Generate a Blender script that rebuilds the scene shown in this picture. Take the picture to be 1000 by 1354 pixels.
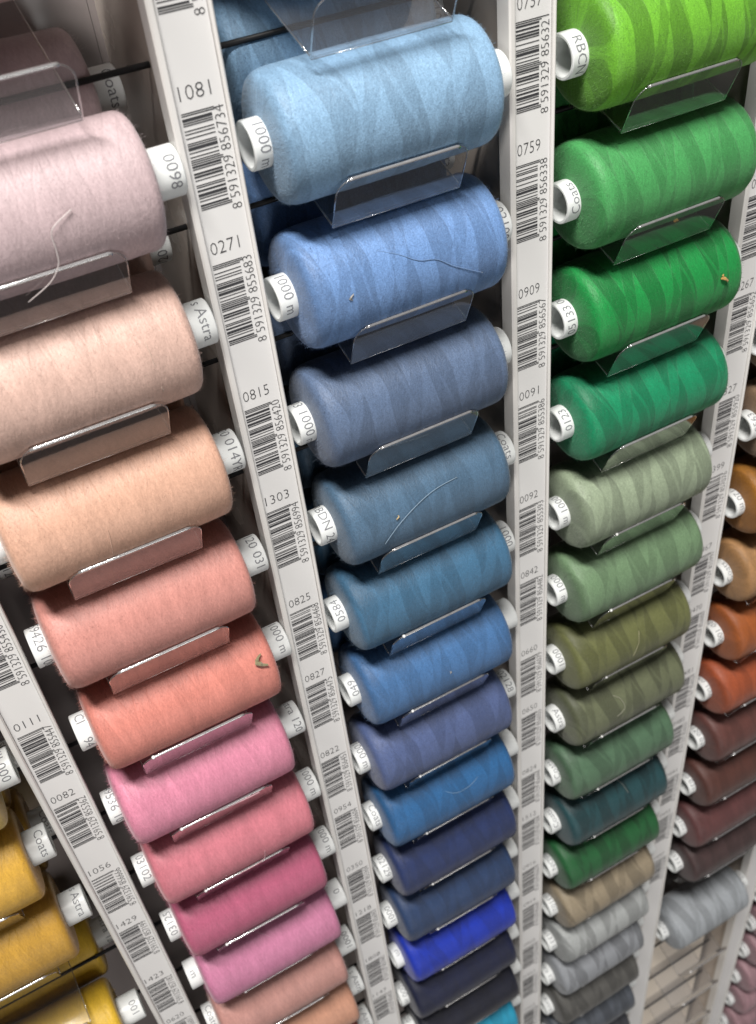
import bpy, bmesh, math, random
from mathutils import Matrix, Vector

# ------------------------------------------------------------------ camera, light, exposure
S = 0.1                                   # one rack column is 100 mm wide; lengths below are in columns
scene = bpy.context.scene
for o in list(bpy.data.objects):
    bpy.data.objects.remove(o, do_unlink=True)
COL = scene.collection

CAM_ROT = Matrix(((0.87151114, 0.37701943, -0.31356767), (-0.48104246, 0.53313461, -0.69596383), (-0.09521811, 0.75737959, 0.6459951)))
CAM_POS = Vector((0.129138, -2.520311, 0.848882)) * S
cam_data = bpy.data.cameras.new('camera')
cam_data.sensor_fit = 'VERTICAL'
cam_data.sensor_height = 36.0
cam_data.lens = 36.016
cam_data.clip_start = 0.005
cam_data.clip_end = 20.0
cam_data.dof.use_dof = True
cam_data.dof.focus_distance = 0.33
cam_data.dof.aperture_fstop = 20.0
cam = bpy.data.objects.new('camera', cam_data)
cam.matrix_world = Matrix.Translation(CAM_POS) @ CAM_ROT.to_4x4()
COL.objects.link(cam)
scene.camera = cam

world = bpy.data.worlds.new('World')
scene.world = world
world.use_nodes = True
bg = world.node_tree.nodes['Background']
bg.inputs[0].default_value = (1.0, 0.93, 0.87, 1)
bg.inputs[1].default_value = 0.04

def area_lamp(name, loc, target, sx, sy, power, color):
    d = bpy.data.lights.new(name, 'AREA')
    d.shape = 'RECTANGLE'; d.size = sx; d.size_y = sy
    d.energy = power; d.color = color
    o = bpy.data.objects.new(name, d)
    o.location = loc
    o.rotation_euler = (Vector(target) - Vector(loc)).to_track_quat('-Z', 'Y').to_euler()
    COL.objects.link(o)
    return o

area_lamp('ceiling_or_fill_lamp', (-0.20, -0.46, 1.25), (0.2, -0.05, -0.4), 0.62, 0.12, 45.0, (1.0, 0.965, 0.92))
area_lamp('ceiling_or_fill_lamp', (-0.05, -1.45, -0.50), (0.2, 0.0, -0.45), 1.20, 0.60, 9.4, (1.0, 0.975, 0.95))  # added low front fill standing in for light bounced about the shop

scene.view_settings.view_transform = 'Standard'
scene.view_settings.look = 'None'
scene.view_settings.exposure = 0.10
scene.view_settings.gamma = 1.0
scene.view_settings.use_curve_mapping = False
scene.render.engine = 'CYCLES'
scene.cycles.max_bounces = 10
scene.cycles.transparent_max_bounces = 24

rnd = random.Random(11)

# ------------------------------------------------------------------ rack measures (columns)
P = 0.44355          # tray pitch down the rack
ZT = -0.22363        # top of the tray lip in row 0
YA, ZA, RS = 0.020, 0.093, 0.177   # spool axis depth, height over the lip, wound radius
RT = 0.066           # tube radius
TUBE0, TUBE1 = 0.022, 0.818
WND0, WND1 = 0.076, 0.732
YB = 0.62            # depth of the back panel
ZTOP, ZBOT = 1.3, -11.5

# ------------------------------------------------------------------ helpers
def lin(r, g, b, k=1.0, sat=0.93):
    def f(c):
        c /= 255.0
        return (c / 12.92 if c <= 0.04045 else ((c + 0.055) / 1.055) ** 2.4)
    c = [f(r)*k, f(g)*k, f(b)*k]
    y = 0.3*c[0]+0.6*c[1]+0.1*c[2]
    return tuple(min(x*sat+y*(1-sat), .95) for x in c) + (1.0,)

def make_mesh(name, verts, faces, smooth=False, scale=S):
    me = bpy.data.meshes.new(name)
    me.from_pydata([(v[0] * scale, v[1] * scale, v[2] * scale) for v in verts], [], faces)
    me.update()
    if smooth:
        me.polygons.foreach_set('use_smooth', [True] * len(me.polygons))
    return me

def put(name, me, mat=None, parent=None, loc=(0, 0, 0)):
    o = bpy.data.objects.new(name, me)
    COL.objects.link(o)
    if mat and me is not None and not me.materials:
        me.materials.append(mat)
    o.parent = parent
    o.location = Vector(loc) * S
    return o

def empty(name, loc):
    o = bpy.data.objects.new(name, None)
    o.empty_display_size = 0.01
    o.location = Vector(loc) * S
    COL.objects.link(o)
    return o

def tag(o, label=None, cat=None, group=None, kind=None):
    if label: o['label'] = label
    if cat: o['category'] = cat
    if group: o['group'] = group
    if kind: o['kind'] = kind
    return o

class MB:
    def __init__(s): s.v = []; s.f = []
    def box(s, x0, x1, y0, y1, z0, z1):
        b = len(s.v)
        s.v += [(x0,y0,z0),(x1,y0,z0),(x1,y1,z0),(x0,y1,z0),(x0,y0,z1),(x1,y0,z1),(x1,y1,z1),(x0,y1,z1)]
        s.f += [tuple(b+i for i in q) for q in ((0,3,2,1),(4,5,6,7),(0,1,5,4),(1,2,6,5),(2,3,7,6),(3,0,4,7))]
        return s
    def quad(s, pts):
        b = len(s.v); s.v += pts; s.f.append(tuple(range(b, b+len(pts)))); return s
    def tube(s, pts, r, n=6, taper=None):
        b0 = len(s.v); m = len(pts)
        P_ = [Vector(p) for p in pts]
        for i, p in enumerate(P_):
            d = (P_[min(i+1, m-1)] - P_[max(i-1, 0)]).normalized()
            a = d.cross(Vector((0.31, 0.2, 0.93)))
            if a.length < 1e-4: a = d.cross(Vector((1, 0, 0)))
            a.normalize(); c = d.cross(a)
            rr = r * (taper(i/(m-1)) if taper else 1)
            for k in range(n):
                t = 2*math.pi*k/n
                q = p + a*rr*math.cos(t) + c*rr*math.sin(t)
                s.v.append(tuple(q))
        for i in range(m-1):
            for k in range(n):
                k2 = (k+1) % n
                s.f.append((b0+i*n+k, b0+i*n+k2, b0+(i+1)*n+k2, b0+(i+1)*n+k))
        s.f.append(tuple(b0+k for k in reversed(range(n))))
        s.f.append(tuple(b0+(m-1)*n+k for k in range(n)))
        return s
    def mesh(s, name, smooth=False): return make_mesh(name, s.v, s.f, smooth)

# ------------------------------------------------------------------ materials
def new_mat(name):
    m = bpy.data.materials.new(name); m.use_nodes = True
    nt = m.node_tree
    return m, nt, nt.nodes['Principled BSDF'], nt.nodes['Material Output']

def N(nt, typ, **kw):
    n = nt.nodes.new(typ)
    for k, v in kw.items(): setattr(n, k, v)
    return n

def math_n(nt, op, a, b=None, c=None):
    n = nt.nodes.new('ShaderNodeMath'); n.operation = op
    for i, x in enumerate((a, b, c)):
        if x is None: continue
        if isinstance(x, (int, float)): n.inputs[i].default_value = x
        else: nt.links.new(x, n.inputs[i])
    return n.outputs[0]

def mixc(nt, fac, a, b):
    n = nt.nodes.new('ShaderNodeMix'); n.data_type = 'RGBA'
    for i, x in ((0, fac), (6, a), (7, b)):
        if isinstance(x, (int, float)): n.inputs[i].default_value = x
        elif isinstance(x, tuple): n.inputs[i].default_value = x
        else: nt.links.new(x, n.inputs[i])
    return n.outputs[2]

def thread_material(name, depth, gr=0.6, lines=0.18):
    m, nt, bs, out = new_mat(name)
    L = nt.links.new
    tc = N(nt, 'ShaderNodeTexCoord'); oi = N(nt, 'ShaderNodeObjectInfo')
    sep = N(nt, 'ShaderNodeSeparateXYZ'); L(tc.outputs['Object'], sep.inputs[0])
    x = math_n(nt, 'MULTIPLY', sep.outputs[0], 1/S)
    th = math_n(nt, 'DIVIDE', math_n(nt, 'ARCTAN2', sep.outputs[1], sep.outputs[2]), 2*math.pi)
    rn = oi.outputs['Random']
    # cylinder space (x, theta) used for stretched noise
    comb = N(nt, 'ShaderNodeCombineXYZ')
    L(x, comb.inputs[0]); L(math_n(nt, 'MULTIPLY', th, 0.94), comb.inputs[1]); L(math_n(nt, 'MULTIPLY', rn, 37.0), comb.inputs[2])
    wob = N(nt, 'ShaderNodeTexNoise'); wob.inputs['Scale'].default_value = 34.0; wob.inputs['Detail'].default_value = 1.0
    L(tc.outputs['Object'], wob.inputs['Vector'])
    w = math_n(nt, 'MULTIPLY', math_n(nt, 'SUBTRACT', wob.outputs['Fac'], 0.5), 0.55)
    nper = math_n(nt, 'ADD', 5.2, math_n(nt, 'MULTIPLY', rn, 2.2))
    base = math_n(nt, 'ADD', math_n(nt, 'MULTIPLY', x, nper), w)
    def sq(k, off, wid, fq=1.0):
        a = math_n(nt, 'ADD', math_n(nt, 'ADD', math_n(nt, 'MULTIPLY', base, fq), math_n(nt, 'MULTIPLY', th, k)), math_n(nt, 'ADD', off, math_n(nt, 'MULTIPLY', rn, 9.0*k)))
        fr = math_n(nt, 'FRACT', a)
        tri = math_n(nt, 'ABSOLUTE', math_n(nt, 'SUBTRACT', fr, 0.5))          # 0..0.5
        n = N(nt, 'ShaderNodeMapRange', interpolation_type='SMOOTHSTEP')
        L(tri, n.inputs[0]); n.inputs[1].default_value = wid-0.014; n.inputs[2].default_value = wid+0.014
        return n.outputs[0]
    s1 = sq(0.7, 0.1, 0.25)
    s2 = sq(-1.7, 0.37, 0.40, 0.71)
    s3 = sq(2.3, 0.7, 0.455, 1.27)
    band = math_n(nt, 'MAXIMUM', math_n(nt, 'MULTIPLY', s1, math_n(nt, 'SUBTRACT', 1.0, math_n(nt, 'MULTIPLY', s2, 0.75))),
                  math_n(nt, 'MULTIPLY', s3, 0.55))
    band = math_n(nt, 'MAXIMUM', band, math_n(nt, 'MULTIPLY', math_n(nt, 'MULTIPLY', s2, math_n(nt, 'SUBTRACT', 1.0, s1)), 0.8))
    # fine thread lines: noise strongly stretched along the winding, leaning one way or the other by band
    lean = math_n(nt, 'MULTIPLY', math_n(nt, 'SUBTRACT', band, 0.5), 0.22)
    xx = math_n(nt, 'ADD', x, math_n(nt, 'MULTIPLY', th, lean))
    c2 = N(nt, 'ShaderNodeCombineXYZ')
    L(math_n(nt, 'MULTIPLY', xx, 190.0), c2.inputs[0]); L(math_n(nt, 'MULTIPLY', th, 70.0), c2.inputs[1]); L(math_n(nt, 'MULTIPLY', rn, 91.0), c2.inputs[2])
    fine = N(nt, 'ShaderNodeTexNoise'); fine.inputs['Scale'].default_value = 1.0; fine.inputs['Detail'].default_value = 2.0
    L(c2.outputs[0], fine.inputs['Vector'])
    c3 = N(nt, 'ShaderNodeCombineXYZ')
    L(math_n(nt, 'MULTIPLY', xx, 44.0), c3.inputs[0]); L(math_n(nt, 'MULTIPLY', th, 3.0), c3.inputs[1]); L(math_n(nt, 'MULTIPLY', rn, 51.0), c3.inputs[2])
    mid = N(nt, 'ShaderNodeTexNoise'); mid.inputs['Scale'].default_value = 1.0; mid.inputs['Detail'].default_value = 3.0
    L(c3.outputs[0], mid.inputs['Vector'])
    grain = N(nt, 'ShaderNodeTexNoise'); grain.inputs['Scale'].default_value = 2400.0; grain.inputs['Detail'].default_value = 3.0
    L(tc.outputs['Object'], grain.inputs['Vector'])
    # crossing strands of the wind, both hands
    cross = []
    for sgn, ph in ((1, 3.0), (-1, 17.0)):
        cc = N(nt, 'ShaderNodeCombineXYZ')
        L(math_n(nt, 'MULTIPLY', math_n(nt, 'ADD', x, math_n(nt, 'MULTIPLY', th, 0.34*sgn)), 105.0), cc.inputs[0])
        L(math_n(nt, 'MULTIPLY', th, 2.2), cc.inputs[1]); L(math_n(nt, 'ADD', math_n(nt, 'MULTIPLY', rn, 63.0), ph), cc.inputs[2])
        nn = N(nt, 'ShaderNodeTexNoise'); nn.inputs['Scale'].default_value = 1.0; nn.inputs['Detail'].default_value = 1.5
        L(cc.outputs[0], nn.inputs['Vector']); cross.append(nn.outputs['Fac'])
    dvar = math_n(nt, 'ADD', 0.65, math_n(nt, 'MULTIPLY', math_n(nt, 'FRACT', math_n(nt, 'MULTIPLY', rn, 7.31)), 0.6))
    fac = math_n(nt, 'ADD', 1.0, math_n(nt, 'MULTIPLY', math_n(nt, 'MULTIPLY', math_n(nt, 'SUBTRACT', band, 0.55), depth), dvar))  # sheen of the winding bands put into the base colour, lighter and darker
    fac = math_n(nt, 'MULTIPLY', fac, math_n(nt, 'ADD', 1.0-lines*0.7, math_n(nt, 'MULTIPLY', math_n(nt, 'ADD', cross[0], cross[1]), lines*0.7)))
    fac = math_n(nt, 'MULTIPLY', fac, math_n(nt, 'ADD', 0.80, math_n(nt, 'MULTIPLY', fine.outputs['Fac'], 0.40)))
    fac = math_n(nt, 'MULTIPLY', fac, math_n(nt, 'ADD', 1.0-lines*0.5, math_n(nt, 'MULTIPLY', mid.outputs['Fac'], lines)))
    fac = math_n(nt, 'MULTIPLY', fac, math_n(nt, 'ADD', 1.0-gr*0.5, math_n(nt, 'MULTIPLY', grain.outputs['Fac'], gr)))
    vm = N(nt, 'ShaderNodeVectorMath', operation='SCALE')
    L(oi.outputs['Color'], vm.inputs[0]); L(fac, vm.inputs[3])
    L(vm.outputs[0], bs.inputs['Base Color'])
    bs.inputs['Roughness'].default_value = 0.52
    bs.inputs['Specular IOR Level'].default_value = 0.34
    bs.inputs['Sheen Weight'].default_value = 0.25
    bs.inputs['Sheen Roughness'].default_value = 0.45
    L(mixc(nt, 0.35, (1, 1, 1, 1), oi.outputs['Color']), bs.inputs['Sheen Tint'])
    h = math_n(nt, 'ADD', math_n(nt, 'MULTIPLY', fine.outputs['Fac'], 0.6),
               math_n(nt, 'ADD', math_n(nt, 'MULTIPLY', grain.outputs['Fac'], gr*0.6), math_n(nt, 'MULTIPLY', mid.outputs['Fac'], 0.2+lines)))
    bu = N(nt, 'ShaderNodeBump'); bu.inputs['Strength'].default_value = 0.55; bu.inputs['Distance'].default_value = 0.0004
    L(h, bu.inputs['Height']); L(bu.outputs[0], bs.inputs['Normal'])
    return m

M_BANDED = thread_material('thread_banded', 0.27, 0.95)
M_STRONG = thread_material('thread_strongly_banded', 0.39, 0.80)
M_SMOOTH = thread_material('thread_smooth', 0.07, 0.34, 0.26)

def fuzz_material():
    m, nt, bs, out = new_mat('thread_fuzz')
    oi = N(nt, 'ShaderNodeObjectInfo')
    d = N(nt, 'ShaderNodeBsdfDiffuse'); t = N(nt, 'ShaderNodeBsdfTranslucent'); mx = N(nt, 'ShaderNodeMixShader')
    col = mixc(nt, 0.12, oi.outputs['Color'], (0.8, 0.8, 0.8, 1))
    nt.links.new(col, d.inputs[0]); nt.links.new(col, t.inputs[0])
    mx.inputs[0].default_value = 0.4
    nt.links.new(d.outputs[0], mx.inputs[1]); nt.links.new(t.outputs[0], mx.inputs[2])
    nt.links.new(mx.outputs[0], out.inputs['Surface'])
    return m
M_FUZZ = fuzz_material()

def strand_material():
    m, nt, bs, out = new_mat('loose_strand')
    oi = N(nt, 'ShaderNodeObjectInfo')
    nt.links.new(oi.outputs['Color'], bs.inputs['Base Color'])
    bs.inputs['Roughness'].default_value = 0.6
    bs.inputs['Sheen Weight'].default_value = 0.3
    return m
M_STRAND = strand_material()

def plastic(name, color, rough=0.35, spec=0.5, var=0.06, scale=60.0, sss=0.0):
    m, nt, bs, out = new_mat(name)
    tc = N(nt, 'ShaderNodeTexCoord')
    no = N(nt, 'ShaderNodeTexNoise'); no.inputs['Scale'].default_value = scale; no.inputs['Detail'].default_value = 5.0
    nt.links.new(tc.outputs['Object'], no.inputs['Vector'])
    c = mixc(nt, no.outputs['Fac'], tuple(x*(1-var) for x in color[:3])+(1,), tuple(min(1, x*(1+var)) for x in color[:3])+(1,))
    nt.links.new(c, bs.inputs['Base Color'])
    r = math_n(nt, 'ADD', rough-0.08, math_n(nt, 'MULTIPLY', no.outputs['Fac'], 0.16))
    nt.links.new(r, bs.inputs['Roughness'])
    bs.inputs['Specular IOR Level'].default_value = spec
    if sss:
        bs.inputs['Subsurface Weight'].default_value = sss
        bs.inputs['Subsurface Radius'].default_value = (0.002, 0.0018, 0.0016)
        bs.inputs['Subsurface Scale'].default_value = 1.0
    return m
M_TUBE = plastic('tube_white', (0.82, 0.84, 0.84, 1), 0.38, 0.45, 0.03, 120)
_nt = M_TUBE.node_tree
_tr = N(_nt, 'ShaderNodeBsdfTranslucent'); _tr.inputs[0].default_value = (0.80, 0.82, 0.81, 1)
_mx = N(_nt, 'ShaderNodeMixShader'); _mx.inputs[0].default_value = 0.34
_nt.links.new(_nt.nodes['Principled BSDF'].outputs[0], _mx.inputs[1]); _nt.links.new(_tr.outputs[0], _mx.inputs[2])
_nt.links.new(_mx.outputs[0], _nt.nodes['Material Output'].inputs['Surface'])
M_CHANNEL = plastic('channel_white', (0.66, 0.645, 0.625, 1), 0.32, 0.5, 0.05, 30)
M_PAPER = plastic('label_paper', (0.68, 0.675, 0.67, 1), 0.55, 0.3, 0.04, 25)
M_WALL = plastic('partition_cream', (0.52, 0.46, 0.41, 1), 0.25, 0.5, 0.10, 40)
M_BACK = plastic('back_panel_grey', (0.20, 0.175, 0.17, 1), 0.22, 0.6, 0.15, 22)
M_LINER = plastic('back_panel_beige', (0.74, 0.66, 0.56, 1), 0.5, 0.3, 0.12, 22)
M_GLUE = plastic('old_tape', (0.45, 0.33, 0.20, 1), 0.5, 0.4, 0.35, 260)
M_INK = plastic('print_black', (0.04, 0.04, 0.044, 1), 0.6, 0.3, 0.2, 300)
M_TUBEINK = plastic('tube_print_grey', (0.16, 0.165, 0.18, 1), 0.6, 0.3, 0.4, 900)
M_GLINT = plastic('moulded_nub', (0.75, 0.75, 0.75, 1), 0.15, 0.8, 0.05, 60)  # pale colour of the bead that imitates a corner glint
M_SLOT = plastic('slot_black', (0.012, 0.012, 0.013, 1), 0.5, 0.3, 0.2, 60)

def acrylic(name, haze, tint, rough, ior=1.49, boost=1.0):
    m, nt, bs, out = new_mat(name)
    L = nt.links.new
    fr = N(nt, 'ShaderNodeFresnel'); fr.inputs[0].default_value = ior
    tr = N(nt, 'ShaderNodeBsdfTransparent'); tr.inputs[0].default_value = tint
    gl = N(nt, 'ShaderNodeBsdfGlossy'); gl.inputs['Roughness'].default_value = rough
    df = N(nt, 'ShaderNodeBsdfDiffuse'); df.inputs[0].default_value = (0.75, 0.75, 0.77, 1)
    tc = N(nt, 'ShaderNodeTexCoord')
    no = N(nt, 'ShaderNodeTexNoise'); no.inputs['Scale'].default_value = 380.0; no.inputs['Detail'].default_value = 6.0
    L(tc.outputs['Object'], no.inputs['Vector'])
    hz = math_n(nt, 'MULTIPLY', math_n(nt, 'ADD', 0.75, math_n(nt, 'MULTIPLY', no.outputs['Fac'], 0.5)), haze)
    m1 = N(nt, 'ShaderNodeMixShader'); L(hz, m1.inputs[0]); L(tr.outputs[0], m1.inputs[1]); L(df.outputs[0], m1.inputs[2])
    geo = N(nt, 'ShaderNodeNewGeometry')
    front = math_n(nt, 'SUBTRACT', 1.0, geo.outputs['Backfacing'])
    m2 = N(nt, 'ShaderNodeMixShader'); L(math_n(nt, 'MINIMUM', math_n(nt, 'MULTIPLY', math_n(nt, 'MULTIPLY', fr.outputs[0], front), boost), 1.0), m2.inputs[0])
    L(m1.outputs[0], m2.inputs[1]); L(gl.outputs[0], m2.inputs[2])
    L(m2.outputs[0], out.inputs['Surface'])
    return m
M_ACRYLIC = acrylic('clear_acrylic', 0.022, (0.98, 0.98, 0.985, 1), 0.05, 1.49, 2.2)
M_EDGE = acrylic('polished_acrylic_edge', 0.08, (0.70, 0.69, 0.68, 1), 0.10, 1.6, 5.0)
M_TOPEDGE = acrylic('bright_acrylic_edge', 0.30, (0.55, 0.53, 0.51, 1), 0.12, 1.6, 5.0)

# ------------------------------------------------------------------ text meshes
_tc = {}
def text_polys(s, size, thin=0.0):
    key = (s, size, thin)
    if key in _tc: return _tc[key]
    cu = bpy.data.curves.new('txt', 'FONT'); cu.body = s; cu.size = size; cu.resolution_u = 2; cu.offset = -0.004*size/0.05*thin
    cu.align_x = 'CENTER'; cu.align_y = 'CENTER'
    ob = bpy.data.objects.new('txt', cu); COL.objects.link(ob)
    dg = bpy.context.evaluated_depsgraph_get()
    me = bpy.data.meshes.new_from_object(ob.evaluated_get(dg))
    v = [tuple(x.co) for x in me.vertices]; f = [tuple(p.vertices) for p in me.polygons]
    bpy.data.objects.remove(ob, do_unlink=True); bpy.data.curves.remove(cu); bpy.data.meshes.remove(me)
    _tc[key] = (v, f)
    return _tc[key]

def flat_text(name, s, size, width=None, rot90=False):
    """lettering facing -Y; rot90 = reads upwards"""
    v, f = text_polys(s, size, 0.22)
    w = max(p[0] for p in v) - min(p[0] for p in v)
    cx = (max(p[0] for p in v) + min(p[0] for p in v))/2; cy = (max(p[1] for p in v) + min(p[1] for p in v))/2
    k = (width/w) if width else 1.0
    if rot90: vv = [(-(p[1]-cy), 0, (p[0]-cx)*k) for p in v]
    else: vv = [((p[0]-cx)*k, 0, p[1]-cy) for p in v]
    return make_mesh(name, vv, f)

def ring_text(s, size, flip):
    """lettering wrapped round the tube, centred on the front; reads downwards, tops towards +X"""
    v, f = text_polys(s, size, 0.05)
    bm = bmesh.new()
    bv = [bm.verts.new((p[0], p[1], 0)) for p in v]
    for q in f:
        try: bm.faces.new([bv[i] for i in q])
        except ValueError: pass
    x0 = min(p[0] for p in v); x1 = max(p[0] for p in v)
    n = int((x1-x0)/0.010)
    for i in range(1, n+1):
        bmesh.ops.bisect_plane(bm, geom=bm.verts[:]+bm.edges[:]+bm.faces[:], plane_co=(x0+i*0.010, 0, 0), plane_no=(1, 0, 0), dist=1e-6)
    r = RT + 0.0006
    cx = (x0+x1)/2
    for w in bm.verts:
        a = (w.co.x-cx)/RT; u = w.co.y
        if flip: a, u = -a, -u
        w.co = (u*S, -r*math.cos(a)*S, -r*math.sin(a)*S)
    me = bpy.data.meshes.new('printed_text'); bm.to_mesh(me); bm.free()
    me.materials.append(M_TUBEINK)
    return me
_rings = {}
def ring(s, flip):
    if (s, flip) not in _rings: _rings[(s, flip)] = ring_text(s, 0.046, flip)
    return _rings[(s, flip)]

# ------------------------------------------------------------------ back panel and dividers
for c in range(-1, 6):
    me = MB().box(c-0.145, c+0.8535, YB, YB+0.03, ZBOT, ZTOP).mesh('back_panel')
    bp = put('back_panel', me, M_BACK)
    tag(bp, kind='structure')
    if c == 3:
        put('liner_board', MB().box(c+0.002, c+0.838, 0.222, 0.232, ZBOT, -6.62).mesh('liner_board'), M_LINER, bp)
    bp['column'] = c

L_CODE = {'a': ['0001101','0011001','0010011','0111101','0100011','0110001','0101111','0111011','0110111','0001011']}
L_CODE['c'] = [''.join('1' if ch == '0' else '0' for ch in s) for s in L_CODE['a']]
L_CODE['b'] = [s[::-1] for s in L_CODE['c']]
PAR = ['aaaaaa','aababb','aabbab','aabbba','abaabb','abbaab','abbbaa','ababab','ababba','abbaba']
def ean_bits(d):
    s = '101' + ''.join(L_CODE[p][int(x)] for p, x in zip(PAR[int(d[0])], d[1:7])) + '01010' + ''.join(L_CODE['c'][int(x)] for x in d[7:]) + '101'
    return s

BAR_H = 0.252
def barcode_mesh(d):
    bits = ean_bits(d); mb = MB(); m = BAR_H/95; i = 0
    while i < 95:
        if bits[i] == '1':
            j = i
            while j < 95 and bits[j] == '1': j += 1
            guard = i < 3 or i > 91 or 44 < i < 50
            z0, z1 = i*m, j*m
            x1 = 0.088 if guard else 0.080
            mb.quad([(0, 0, z0), (x1, 0, z0), (x1, 0, z1), (0, 0, z1)])
            i = j
        else: i += 1
    return mb.mesh('barcode')

def label_z(k):
    return (0.05 if k % 2 == 0 else -0.36 + 0.4462*0) - 0.8925*(k//2)

LABELS = {
 0: (0.0, {2: ('0104', '855423'), 3: ('0109', '855430'), 4: ('0111', '855447'), 5: ('0082', '855362'), 6: ('1056', '856666'), 7: ('1429', '857199'), 8: ('1423', '857182'), 9: ('0620', '856017')}),
 1: (0.0, {-1: ('1079', '856727'), 0: ('1081', '856734'), 1: ('0271', '855683'), 2: ('0815', '856420'), 3: ('1303', '856994'), 4: ('0825', '856468'), 5: ('0827', '856475'), 6: ('0822', '856451'), 7: ('0954', '856604'), 8: ('0350', '855904'), 9: ('1218', '856901'), 10: ('1808', '857441'), 11: ('1147', '856826')}),
 2: (0.0, {-1: ('0755', '856314'), 0: ('0757', '856321'), 1: ('0759', '856338'), 2: ('0909', '856567'), 3: ('0091', '855386'), 4: ('0092', '855393'), 5: ('0842', '856482'), 6: ('0660', '856079'), 7: ('0650', '856055'), 8: ('0824', '856444'), 9: ('1512', '857304'), 10: ('0916', '856574'), 11: ('0919', '856581'), 12: ('0925', '856598'), 13: ('0351', '855911'), 14: ('0353', '855928')}),
 3: (0.09, {1: ('0263', '855638'), 2: ('0529', '855645'), 3: ('0267', '855652'), 4: ('1327', '855920'), 5: ('1399', '857076'), 6: ('0467', '855997'), 7: ('0470', '856000'), 8: ('0481', '856024'), 9: ('0485', '856031'), 10: ('0491', '856048'), 11: ('0493', '856062'), 12: ('0497', '856086')}),
}
DIV_LABEL = {-1: None,
 0: 'white divider strip with barcodes between the yellow and the pink spools',
 1: 'white divider strip with barcodes between the pink and the blue spools',
 2: 'white divider strip with barcodes between the blue and the green spools',
 3: 'white divider strip with barcodes between the green and the brown spools',
 4: 'blurred unprinted pale divider strip at the lower right, beside the empty trays'}

for k in range(0, 5):
    root = empty('column_divider', (k-0.08, 0, ZBOT))
    tag(root, DIV_LABEL[k], 'divider', 'barcode dividers between the spool columns')
    def part(name, mb, mat): return put(name, mb.mesh(name), mat, root, (0, 0, 0))
    H = ZTOP - ZBOT
    # channel: floor, two raised lips with a small return
    def rail(x0, x1, y0, y1, ch):
        # extruded rectangle with chamfered front corners
        pr = [(x0, y1), (x0, y0+ch), (x0+ch, y0), (x1-ch, y0), (x1, y0+ch), (x1, y1)]
        mb = MB(); n = len(pr)
        segs = 24
        for i in range(segs+1):
            z = H*i/segs
            w = 0.0012*math.sin(i*1.7+k)
            mb.v += [(p[0]+w, p[1], z) for p in pr]
        for i in range(segs):
            for j in range(n):
                j2 = (j+1) % n
                mb.f.append((i*n+j, i*n+j2, (i+1)*n+j2, (i+1)*n+j))
        return mb
    part('channel_base', MB().box(-0.076, 0.076, 0.006, 0.045, 0, H), M_CHANNEL)
    part('channel_lip', rail(-0.082, -0.060, -0.012, 0.050, 0.005), M_CHANNEL)
    part('channel_lip', rail(0.070, 0.081, -0.010, 0.050, 0.004), M_CHANNEL)
    part('partition', MB().box(-0.045, 0.045, 0.0512, YB-0.001, 0, H), M_WALL)
    part('tape_edge', rail(-0.0745, -0.048, 0.0505, 0.058, 0.002), M_GLUE)
    strip = part('label_strip', MB().box(-0.0585, 0.0685, 0.0012, 0.0055, 0, H), M_PAPER)
    if k in LABELS:
        sh, D = LABELS[k]
        for kk, (num, code) in D.items():
            z = label_z(kk) + sh - ZBOT
            jx = rnd.uniform(-0.003, 0.003)
            put('stock_number', flat_text('stock_number', num, 0.054, 0.084), M_INK, strip, (-0.006+jx, 0.0004, z))
            put('barcode', barcode_mesh('8591329'+code), M_INK, strip, (-0.053+jx, 0.0004, z-0.047-BAR_H))
            put('barcode_digits', flat_text('barcode_digits', '8 591329 '+code, 0.042, 0.272, True), M_INK, strip, (0.0475+jx*.5, 0.0003, z-0.047-BAR_H/2-0.010))

# ------------------------------------------------------------------ spool meshes
def lathe_x(profile, n, jitter=None):
    v, f = [], []
    m = len(profile)
    for i, (x, r) in enumerate(profile):
        for j in range(n):
            t = 2*math.pi*j/n
            rr = r*(1+(jitter(x, t) if jitter else 0))
            v.append((x, rr*math.sin(t), rr*math.cos(t)))
    for i in range(m-1):
        for j in range(n):
            j2 = (j+1) % n
            f.append((i*n+j, i*n+j2, (i+1)*n+j2, (i+1)*n+j))
    return v, f

LW = WND1-WND0
TC = (TUBE0+TUBE1)/2
def wound_profile(seed):
    r0 = random.Random(seed)
    pr = [(-0.004, RT-0.004), (-0.004, 0.085), (-0.002, 0.110), (0.001, 0.133), (0.005, 0.151), (0.012, 0.1635), (0.022, 0.1710), (0.038, 0.1755)]
    n = 26
    for i in range(n):
        t = i/(n-1)
        pr.append((0.055+t*(LW-0.085), RS*(1+0.014*math.sin(math.pi*t)+r0.uniform(-.0018, .0018))))
    pr += [(LW-0.020, 0.1752), (LW-0.011, 0.1705), (LW-0.005, 0.163), (LW-0.001, 0.152), (LW, 0.120), (LW-0.002, 0.085), (LW-0.003, RT-0.004)]
    return [(WND0+x-TC, r) for x, r in pr]

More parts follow.
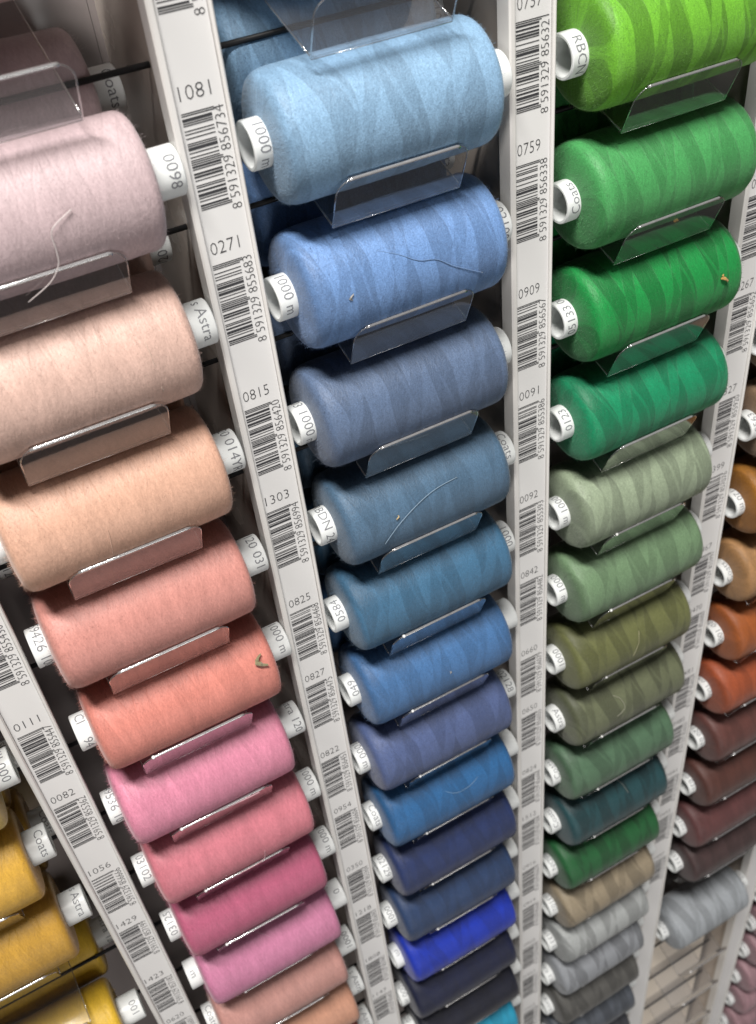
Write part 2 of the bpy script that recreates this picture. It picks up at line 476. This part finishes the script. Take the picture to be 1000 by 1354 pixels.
WOUND = {'banded': [], 'strong': [], 'smooth': []}
FUZZ = []
for sd in range(4):
    pr = wound_profile(sd)
    ph = [rnd.uniform(0, 6.28) for _ in range(4)]
    jit = lambda x, t, ph=ph: 0.004*math.sin(2*t+ph[0]+x*3)+0.0025*math.sin(3*t+ph[1]-x*9)+0.002*math.sin(x*38+ph[2]+math.sin(t+ph[3])*1.5)
    v, f = lathe_x(pr, 72, jit)
    for key, mt in (('banded', M_BANDED), ('strong', M_STRONG), ('smooth', M_SMOOTH)):
        me = make_mesh('thread', v, f, True); me.materials.append(mt)
        WOUND[key].append(me)
    # fibres standing off the winding
    fr = random.Random(100+sd)
    mb = MB()
    for i in range(9000):
        t = fr.uniform(0, 2*math.pi)
        if fr.random() < 0.30:      # left shoulder and end
            k = fr.uniform(0.5, 8)
        elif fr.random() < 0.10:
            k = len(pr)-1-fr.uniform(1, 6)
        else:
            k = fr.uniform(7, len(pr)-5)
        a = int(k); u = k-a; b = min(a+1, len(pr)-1)
        x = pr[a][0]*(1-u)+pr[b][0]*u; r = pr[a][1]*(1-u)+pr[b][1]*u
        p = Vector((x, r*math.sin(t), r*math.cos(t)))
        dx = pr[b][0]-pr[a][0]; dr = pr[b][1]-pr[a][1]
        nrm = Vector((-dr, dx*math.sin(t), dx*math.cos(t)))
        if nrm.length < 1e-6: nrm = Vector((0, math.sin(t), math.cos(t)))
        nrm.normalize()
        tan = Vector((fr.gauss(0, .5), math.cos(t)*fr.choice((-1, 1)), -math.sin(t)))
        tan = Vector((fr.gauss(0, .7), 0, 0)) + Vector((0, math.cos(t), -math.sin(t)))*fr.uniform(-1, 1)
        if tan.length < 1e-3: continue
        tan.normalize()
        ln = fr.uniform(0.004, 0.013) * (1.8 if fr.random() < .05 else 1)
        hgt = ln*fr.uniform(0.10, 0.55)
        w = tan.cross(nrm).normalized()*fr.uniform(0.00012, 0.00026)
        p0 = p-nrm*0.002; p1 = p+tan*ln*0.5+nrm*hgt; p2 = p+tan*ln*fr.uniform(.7, 1.1)+nrm*hgt*fr.uniform(.5, 1.3)
        mb.quad([tuple(p0-w), tuple(p0+w), tuple(p1+w), tuple(p1-w)])
        mb.quad([tuple(p1-w), tuple(p1+w), tuple(p2)])
    me = mb.mesh('fuzz'); me.materials.append(M_FUZZ)
    FUZZ.append(me)

def tube_profile():
    h = (TUBE1-TUBE0)/2; ri = 0.0535; c = 0.003
    return [(-h+0.075, 0.001), (-h+0.075, ri-0.004), (-h+0.071, ri), (-h+c, ri), (-h, ri+c), (-h, RT-c), (-h+c, RT), (-h+0.02, RT), (h-0.02, RT), (h-c, RT), (h, RT-c), (h, ri+c), (h-c, ri), (h-0.071, ri), (h-0.075, ri-0.004), (h-0.075, 0.001)]
v, f = lathe_x(tube_profile(), 40)
TUBE_ME = make_mesh('tube', v, f, True); TUBE_ME.materials.append(M_TUBE)
try:
    TUBE_ME.set_sharp_from_angle(angle=math.radians(40))
except Exception: pass

CAMZ, CAMY = 0.849, -2.52
RANDTXT = ['Coats', '1000 m', 'Astra 120', '120 031', 'RBDN 24', '05133 0', '120 1000', '03102', 's Astra']

def spool(col, row, color, label, banded='banded', ltxt=None, rtxt=None, dx=0.0, dz=0.0, sc=1.0, layer=0):
    zc = ZT - row*P + ZA + dz + 0.125*layer
    ya = YA + 0.337*layer
    x = col + TC + dx
    root = empty('thread_spool', (x, ya, zc-RS*sc))
    tag(root, label, 'thread spool', 'spools of sewing thread in the rack')
    i = rnd.randrange(4)
    wob = rnd.uniform(-0.006, 0.006)
    tb = put('tube', TUBE_ME, None, root, (0, 0, RS*sc))
    tb.rotation_euler = (0, 0, wob)
    w = put('thread', WOUND[banded][i], None, root, (rnd.uniform(-.006, .006), 0, RS*sc))
    w.color = color
    w.scale = (rnd.uniform(.985, 1.01), sc, sc)
    w.rotation_euler = (math.pi/2+rnd.uniform(-.5, .5), wob, wob)
    fz = put('fuzz', FUZZ[i], None, w)
    fz.color = color
    fz['kind'] = 'stuff'
    elev = math.atan2(CAMZ-zc, -CAMY+YA)
    for end, txt in ((-1, ltxt), (1, rtxt)):
        if txt is None:
            txt = rnd.choice(RANDTXT)
            if rnd.random() < .35: txt = '-' + txt
        if txt == '': continue
        fl = txt.startswith('-')
        o = put('printed_text', ring(txt.lstrip('-'), fl), None, tb, (end*((TUBE1-TUBE0)/2 - 0.030), 0, 0))
        o.rotation_euler = (-elev + rnd.uniform(-.22, .22)*(1 if abs(end) else 0), 0, 0)
    return root, w, zc

# ------------------------------------------------------------------ trays
def tray_profile():
    # (y, z) relative to lip top of the row, from the slot at the back down, forward and up to the lip
    pts = [(y, -LH + 0.37*(y+0.093)) for y in (0.56, 0.42, 0.28, 0.14, 0.0, -0.07)]
    return pts
LX0, LX1 = 0.203, 0.617
LH, LS = 0.148, 0.47          # lip height, outward flare
TH = 0.0075
def sheet(pts, x0, x1, th):
    mb = MB(); n = len(pts)
    off = []
    for i in range(n):
        a = Vector(pts[max(i-1, 0)]); b = Vector(pts[min(i+1, n-1)])
        d = (b-a).normalized(); off.append((-d.y*th, d.x*th))
    for i, (y, z) in enumerate(pts):
        o = off[i]
        mb.v += [(x0, y, z), (x1, y, z), (x1, y+o[0], z+o[1]), (x0, y+o[0], z+o[1])]
    for i in range(n-1):
        for j in range(4):
            j2 = (j+1) % 4
            mb.f.append((i*4+j, i*4+j2, (i+1)*4+j2, (i+1)*4+j))
    mb.f += [(3, 2, 1, 0), ((n-1)*4, (n-1)*4+1, (n-1)*4+2, (n-1)*4+3)]
    return mb
def lip_outline():
    r = 0.045; o = [(LX0, -LH), (LX0, -r)]
    for i in range(1, 7):
        a = math.pi - math.pi/2*i/6
        o.append((LX0+r+r*math.cos(a), -r+r*math.sin(a)))
    for i in range(0, 6):
        a = math.pi/2 - math.pi/2*i/6
        o.append((LX1-r+r*math.cos(a), -r+r*math.sin(a)))
    o += [(LX1, -r), (LX1, -LH)]
    return o
def lip_y(z): return -0.137 - LS*z
def lip_mesh():
    o = lip_outline(); mb = MB(); n = len(o)
    mb.v += [(x, lip_y(z)-TH, z) for x, z in o] + [(x, lip_y(z), z) for x, z in o]
    mb.f += [tuple(range(n)), tuple(reversed(range(n, 2*n)))]
    mb.f.append((0, n-1, 2*n-1, n)[::-1])
    for i in range(n-1): mb.f.append((i+1, i, n+i, n+i+1))
    me = mb.mesh('lip')
    bm = bmesh.new(); bm.from_mesh(me); bmesh.ops.recalc_face_normals(bm, faces=bm.faces[:]); bm.to_mesh(me); bm.free()
    return me
def lip_edge_mesh():
    o = lip_outline()[6:10]
    return MB().tube([(x, lip_y(z)-TH/2, z) for x, z in o], 0.0056, 8).mesh('lip_edge', True)
def floor_mesh():
    pts = tray_profile() + [(lip_y(-LH)+0.001, -LH-0.001)]
    me = sheet(pts, LX0, LX1, TH).mesh('tray_floor')
    bm = bmesh.new(); bm.from_mesh(me); bmesh.ops.recalc_face_normals(bm, faces=bm.faces[:]); bm.to_mesh(me); bm.free()
    return me
def side_edge_mesh(x):
    return MB().tube([(x, y, z) for y, z in tray_profile()], 0.0026, 6).mesh('side_edge', True)
def lip_rim_mesh():
    return MB().tube([(x, lip_y(z)-TH/2, z) for x, z in lip_outline()], 0.0022, 6).mesh('lip_rim', True)
def front_edge_mesh():
    y = lip_y(-LH)-TH/2
    return MB().tube([(LX0+0.001, y, -LH-.001), ((LX0+LX1)/2, y, -LH-.0012), (LX1-0.001, y, -LH-.001)], 0.0020, 6).mesh('fold_edge', True)
FLOOR_ME = floor_mesh(); FLOOR_ME.materials.append(M_ACRYLIC)
LIP_ME = lip_mesh(); LIP_ME.materials.append(M_ACRYLIC)
LIPE_ME = lip_edge_mesh(); LIPE_ME.materials.append(M_TOPEDGE)
SIDE_ME = [side_edge_mesh(LX0), side_edge_mesh(LX1)]
for m_ in SIDE_ME: m_.materials.append(M_EDGE)
def glint_mesh():  # added white bead in place of the lamp glint on the lip corner
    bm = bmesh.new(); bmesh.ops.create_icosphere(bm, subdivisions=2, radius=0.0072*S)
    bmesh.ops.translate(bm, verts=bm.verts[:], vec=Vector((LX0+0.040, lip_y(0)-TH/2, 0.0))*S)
    me = bpy.data.meshes.new('corner_glint'); bm.to_mesh(me); bm.free()
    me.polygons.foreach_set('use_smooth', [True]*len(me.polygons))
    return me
GLINT_ME = glint_mesh(); GLINT_ME.materials.append(M_GLINT)
RIM_ME = lip_rim_mesh(); RIM_ME.materials.append(M_EDGE)
FOLD_ME = front_edge_mesh(); FOLD_ME.materials.append(M_EDGE)
SLOT_ME = MB().tube([(-0.034, 0, 0), (0.4, 0, 0), (0.874, 0, 0)], 0.0085, 8).mesh('support_rod', True); SLOT_ME.materials.append(M_SLOT)
backs = {o['column']: o for o in bpy.data.objects if o.name.startswith('back_panel')}

def tray(col, row, label, zrow=None, dx=0.0):
    z = ZT - row*P if zrow is None else zrow
    t = empty('acrylic_tray', (col+dx, 0, z))
    tag(t, label, 'tray', 'clear acrylic spool trays')
    t.rotation_euler = (rnd.uniform(-.01, .01), rnd.uniform(-.006, .006), 0)
    put('tray_floor', FLOOR_ME, None, t)
    lp = put('lip', LIP_ME, None, t)
    put('lip_edge', LIPE_ME, None, lp)
    put('fold_edge', FOLD_ME, None, lp)
    put('lip_rim', RIM_ME, None, lp)
    if row >= 4 or zrow is not None: put('corner_glint', GLINT_ME, None, lp)
    for m_ in SIDE_ME: put('side_edge', m_, None, t)
    put('support_rod', SLOT_ME, None, backs[col], (col, 0.2, z-0.142))
    return t

# ------------------------------------------------------------------ the spools, column by column
# (row, colour name, lit sRGB, left print, right print, banded)
PINK = [
 (-2, 'soft rose', (215, 170, 170), '', ''),
 (0, 'pale pink', (214, 188, 192), '', '0098'),
 (1, 'pale peach', (228, 188, 172), '', 's Astra'),
 (2, 'apricot', (230, 178, 150), '', '120 014YR'),
 (3, 'salmon pink', (222, 148, 136), '59426 100', '120 031'),
 (4, 'coral', (230, 138, 122), 'CI    94', '1000 m'),
 (5, 'candy pink', (230, 138, 168), '49536 10', 'stra 120'),
 (6, 'rose pink', (222, 124, 140), '03102', '1000 m'),
 (7, 'deep magenta pink', (196, 92, 128), '-03125', '1000 m'),
 (8, 'orchid pink', (214, 128, 168), 'm', '-0'),
 (9, 'dusty rose', (204, 146, 136), 'Coats', '-1000'),
 (10, 'tan orange', (212, 152, 122), None, None),
 (11, 'brick pink', (190, 105, 90), None, None)]
BLUE = [
 (-2, 'powder blue', (150, 180, 210), '', ''),
 (0, 'light sky blue', (146, 188, 224), '1000 m', ''),
 (1, 'cornflower blue', (116, 158, 216), '1000 m', '02108'),
 (2, 'slate blue', (98, 120, 154), '03 1000 m', ''),
 (3, 'grey blue', (84, 118, 148), 'RBDN 24', 'Coats'),
 (4, 'steel teal blue', (66, 116, 152), '-0584', '1000'),
 (5, 'denim blue', (72, 122, 178), '-049', ''),
 (6, 'lavender slate blue', (84, 102, 150), '1000 m', '02128'),
 (7, 'bright ocean blue', (38, 104, 162), 'Coats', ''),
 (8, 'dark indigo blue', (36, 54, 104), '02129', ''),
 (9, 'dull navy blue', (40, 66, 108), '0001', ''),
 (10, 'vivid royal blue', (8, 52, 190), 'm', ''),
 (11, 'dark navy', (14, 24, 62), None, ''),
 (12, 'near black navy', (14, 18, 42), None, ''),
 (13, 'turquoise cyan', (0, 165, 205), None, '')]
GREEN = [
 (-2, 'yellow green', (150, 190, 60), '', ''),
 (-1, 'fresh green', (80, 160, 60), None, None),
 (0, 'lime green', (114, 188, 44), 'RBCN', ''),
 (1, 'mid green', (74, 168, 92), '-Coats', ''),
 (2, 'emerald green', (10, 146, 66), '-05133 00', ''),
 (3, 'jade green', (6, 146, 98), '-0123', ''),
 (4, 'pale sage', (156, 172, 144), '0001 m', ''),
 (5, 'sage green', (118, 150, 112), '0001 m', ''),
 (6, 'olive green', (112, 116, 70), '0001', ''),
 (7, 'grey olive', (108, 114, 86), 'Astra', ''),
 (8, 'fern grey green', (86, 120, 92), '-Coats', ''),
 (9, 'dark teal', (30, 72, 78), '-Coats', ''),
 (10, 'bottle green', (28, 96, 50), None, ''),
 (11, 'beige tan', (160, 146, 122), None, ''),
 (12, 'light silver grey', (178, 182, 182), None, ''),
 (13, 'lavender grey', (152, 156, 162), None, ''),
 (14, 'brownish charcoal', (94, 93, 90), None, ''),
 (15, 'slate grey', (86, 92, 102), None, ''),
 (16, 'dark graphite', (62, 64, 72), None, ''),
 (17, 'smoke grey', (110, 110, 116), None, '')]
BROWN = [
 (2, 'cocoa', (130, 100, 76), None, None),
 (3, 'cream brown', (170, 146, 120), None, None),
 (4, 'taupe brown', (150, 122, 96), '-0563', None),
 (5, 'golden brown', (166, 108, 26), '120 m', None),
 (6, 'camel tan', (180, 134, 84), '-Coats', None),
 (7, 'orange brown', (170, 90, 32), None, None),
 (8, 'rust orange', (168, 80, 42), None, None),
 (9, 'reddish maroon brown', (104, 62, 56), None, None),
 (10, 'chestnut brown', (92, 54, 46), None, None),
 (11, 'plum brown', (104, 62, 62), None, None),
 (12, 'very dark brown', (74, 54, 54), None, None),
 (14, 'silver grey', (168, 174, 180), None, None)]
YELLOW = [
 (3, 'cream', (236, 214, 150), None, None),
 (4, 'pale lemon yellow', (236, 206, 110), None, '-000 m'),
 (5, 'golden yellow', (228, 176, 52), None, 'Coats'),
 (6, 'mustard', (206, 156, 44), None, 's Astra 1'),
 (8, 'bright canary yellow', (238, 192, 24), None, '-100')]
MAUVE = [(r, None, (176, 138, 146), None, None) for r in range(14, 22)]

ORD = ['first', 'second', 'third', 'fourth', 'fifth', 'sixth', 'seventh', 'eighth', 'ninth', 'tenth', 'eleventh', 'twelfth', 'thirteenth', 'fourteenth', 'fifteenth', 'sixteenth', 'seventeenth', 'eighteenth', 'nineteenth']
SPOOLS = {}
BEHIND = {-1: (3, 4, 5, 6, 8), 0: (0, 1, 2, 3, 4), 1: (0, 1, 2, 3, 4, 5), 2: (0, 1, 2, 3), 3: (4, 5, 6)}
def fill(col, rows, colname, banded, dx, kcol=0.58, sat=0.95):
    names = [r[1] for r in rows]
    for i, (row, nm, rgb, lt, rt) in enumerate(rows):
        if nm is None:
            lab = f'{ORD[row-14]} blurred dusty pink spool from the top beyond the lower right divider'
            tl = f'clear tray under the {ORD[row-14]} blurred dusty pink spool at the lower right edge'
        else:
            above = names[i-1] if i else None
            if i == 0: lab = f'{nm} thread spool at the very top of the {colname} column'
            elif i == len(rows)-1: lab = f'{nm} thread spool lowest in the {colname} column, below the {above} one'
            else: lab = f'{nm} spool in the {colname} column between {above} and {names[i+1]}'
            tl = f'clear acrylic tray holding the {nm} spool of the {colname} column'
        dz = -0.02*max(0, row-6)/6*rnd.uniform(.3, 1) + rnd.uniform(-.006, .006)
        r, w, zc = spool(col, row, lin(*rgb, k=kcol, sat=sat), lab, banded, lt, rt, dx+rnd.uniform(-.008, .008), dz, rnd.uniform(.985, 1.02))
        SPOOLS[(col, row)] = (r, w, zc)
        tray(col, row, tl)
        if nm and row in BEHIND.get(col, ()):
            spool(col, row, lin(*rgb, k=kcol, sat=sat), f'{nm} reserve spool half hidden behind the front one in the {colname} column', banded, None, None, dx+rnd.uniform(-.015, .015), rnd.uniform(-.004, .004), 1.0, 1)
fill(0, PINK, 'pink', 'smooth', 0.010, 0.62, 0.90)
fill(1, BLUE, 'blue', 'banded', 0.0, 0.56, 0.94)
fill(2, GREEN, 'green', 'strong', 0.012, 0.54, 0.97)
fill(3, BROWN, 'brown', 'banded', 0.02)
fill(-1, YELLOW, 'yellow', 'smooth', 0.0)
fill(4, MAUVE, 'mauve', 'banded', 0.02)
EMPTY_Z = [-6.95, -7.50, -8.05, -8.60, -9.15]
EN = ['uppermost', 'second', 'third', 'fourth', 'lowest']
for z, e in zip(EMPTY_Z, EN):
    tray(3, 0, f'{e} of the empty clear trays under the silver grey spool', zrow=z, dx=0.04)
tray(0, -1, 'clear tray with no front spool cut off by the top left corner')
tray(1, -1, 'clear tray with no front spool above the light sky blue spool')
spool(0, -1, lin(205, 168, 162, k=.6), 'dusty pink reserve spool at the back of the top left tray', 'smooth', '', 's Astra', 0, 0, 1.0, 1)
spool(1, -1, lin(110, 150, 190, k=.6), 'dull blue reserve spool at the back of the empty top tray', 'banded', None, None, 0, 0, 1.0, 1)
tray(-1, 7, 'empty clear tray between the mustard and the bright canary yellow spools')

# ------------------------------------------------------------------ loose ends of thread and lint
def on_spool(col, row, x, ang, off):
    """point on the winding: x in columns, ang degrees up from the front"""
    r, w, zc = SPOOLS[(col, row)]
    a = math.radians(ang); rr = RS*1.02+off
    return Vector((col+x, YA-rr*math.cos(a), zc+rr*math.sin(a)))
def strand(col, row, pts, color, r=0.0011):
    root, w, zc = SPOOLS[(col, row)]
    base = Vector(root.location)/S
    ctrl = [on_spool(col, row, *p)-base for p in pts]
    # Catmull-Rom through the control points
    out = []
    c = [ctrl[0]]+ctrl+[ctrl[-1]]
    for i in range(1, len(c)-2):
        for s_ in range(7):
            t = s_/7
            p0, p1, p2, p3 = c[i-1], c[i], c[i+1], c[i+2]
            out.append(0.5*((2*p1)+(p2-p0)*t+(2*p0-5*p1+4*p2-p3)*t*t+(3*p1-p0-3*p2+p3)*t**3))
    out.append(ctrl[-1])
    o = put('loose_thread', MB().tube(out, r, 5).mesh('loose_thread', True), M_STRAND, root)
    o.color = color
    return o
def srgb(r, g, b): return lin(r, g, b, 0.55)
strand(0, 0, [(.518, 15, .001), (.47, 8, .006), (.456, 1.7, .003), (.456, -10, .004), (.45, -22, .012), (.42, -34, .02), (.36, -46, .03)], srgb(240, 228, 226), 0.0015)
strand(1, 1, [(.306, 41, .001), (.367, 31, .003), (.418, 21, .004), (.478, 16, .003), (.536, 4, .004), (.631, -13, .003)], srgb(130, 172, 226))
strand(1, 3, [(.203, -8, .004), (.272, 11, .003), (.365, 25, .003), (.437, 31, .003), (.517, 33, .001)], srgb(150, 180, 205))
strand(2, 6, [(.426, 34, .001), (.406, 17, .006), (.375, -2.6, .003)], srgb(190, 185, 140))
strand(2, 7, [(.323, 46, .001), (.352, 36, .008), (.359, 20, .01), (.314, 10, .004)], srgb(190, 190, 165))
strand(0, 5, [(.30, -36, .008), (.388, -33, .014), (.471, -33, .016), (.523, -31, .018), (.556, -26, .02)], srgb(244, 200, 210), 0.0015)
strand(0, 6, [(.511, -4, .001), (.493, -20, .012), (.417, -29, .012), (.326, -32, .01)], srgb(244, 180, 190), 0.0011)
strand(0, 8, [(.33, 64, .001), (.365, 68, .008), (.399, 63, .010), (.43, 53, .008)], srgb(240, 175, 205), 0.0011)
strand(2, 9, [(.436, 71, .004), (.46, 58, .008), (.475, 38, .003)], srgb(170, 170, 160))
strand(1, 7, [(.354, 43, .001), (.409, 30, .005), (.481, 29, .005), (.537, 35, .002)], srgb(120, 165, 205))
strand(0, 1, [(.60, 60, .001), (.605, 20, .002), (.612, -20, .002)], srgb(240, 208, 188), 0.0011)
strand(0, 2, [(.36, 40, .001), (.352, 5, .002), (.345, -25, .002)], srgb(242, 190, 158), 0.0011)

def fleck(col, row, x, ang, color, size, label, seed):
    r0 = random.Random(seed)
    a = math.radians(ang)
    base = on_spool(col, row, x, ang, -0.001)
    n = Vector((0, -math.cos(a), math.sin(a))); t = Vector((0, math.sin(a), math.cos(a))); ux = Vector((1, 0, 0))
    pts = []
    for i in range(7):
        u = i/6
        pts.append(n*(0.003+0.10*size*math.sin(u*3.0)+r0.uniform(0, .06)*size) + t*size*(u-.5)*1.0 + ux*size*(0.35*math.sin(u*5+seed)+r0.uniform(-.10, .10)))
    mb = MB().tube([tuple(p) for p in pts], size*0.13, 5, lambda u: 0.35+1.1*math.sin(math.pi*min(max(u, .05), .95))*r0.uniform(.6, 1.1))
    o = put('lint_fleck', mb.mesh('lint_fleck', False), M_STRAND, None, base)
    o.color = color
    tag(o, label, 'lint')
fleck(2, 2, .634, 12, srgb(222, 170, 80), .034, 'small curled golden scrap stuck on the emerald green spool', 1)
fleck(0, 4, .693, 35, srgb(160, 150, 110), .046, 'olive scrap of lint near the right end of the coral spool', 2)
fleck(1, 1, .195, 9, srgb(176, 170, 160), .018, 'tiny pale scrap of lint low on the cornflower blue spool', 3)
fleck(1, 3, .266, 18, srgb(214, 184, 120), .015, 'tiny yellowish scrap of lint on the grey blue spool', 4)
fleck(1, 5, .421, 13, srgb(210, 200, 180), .010, 'tiny whitish speck of lint on the denim blue spool', 5)
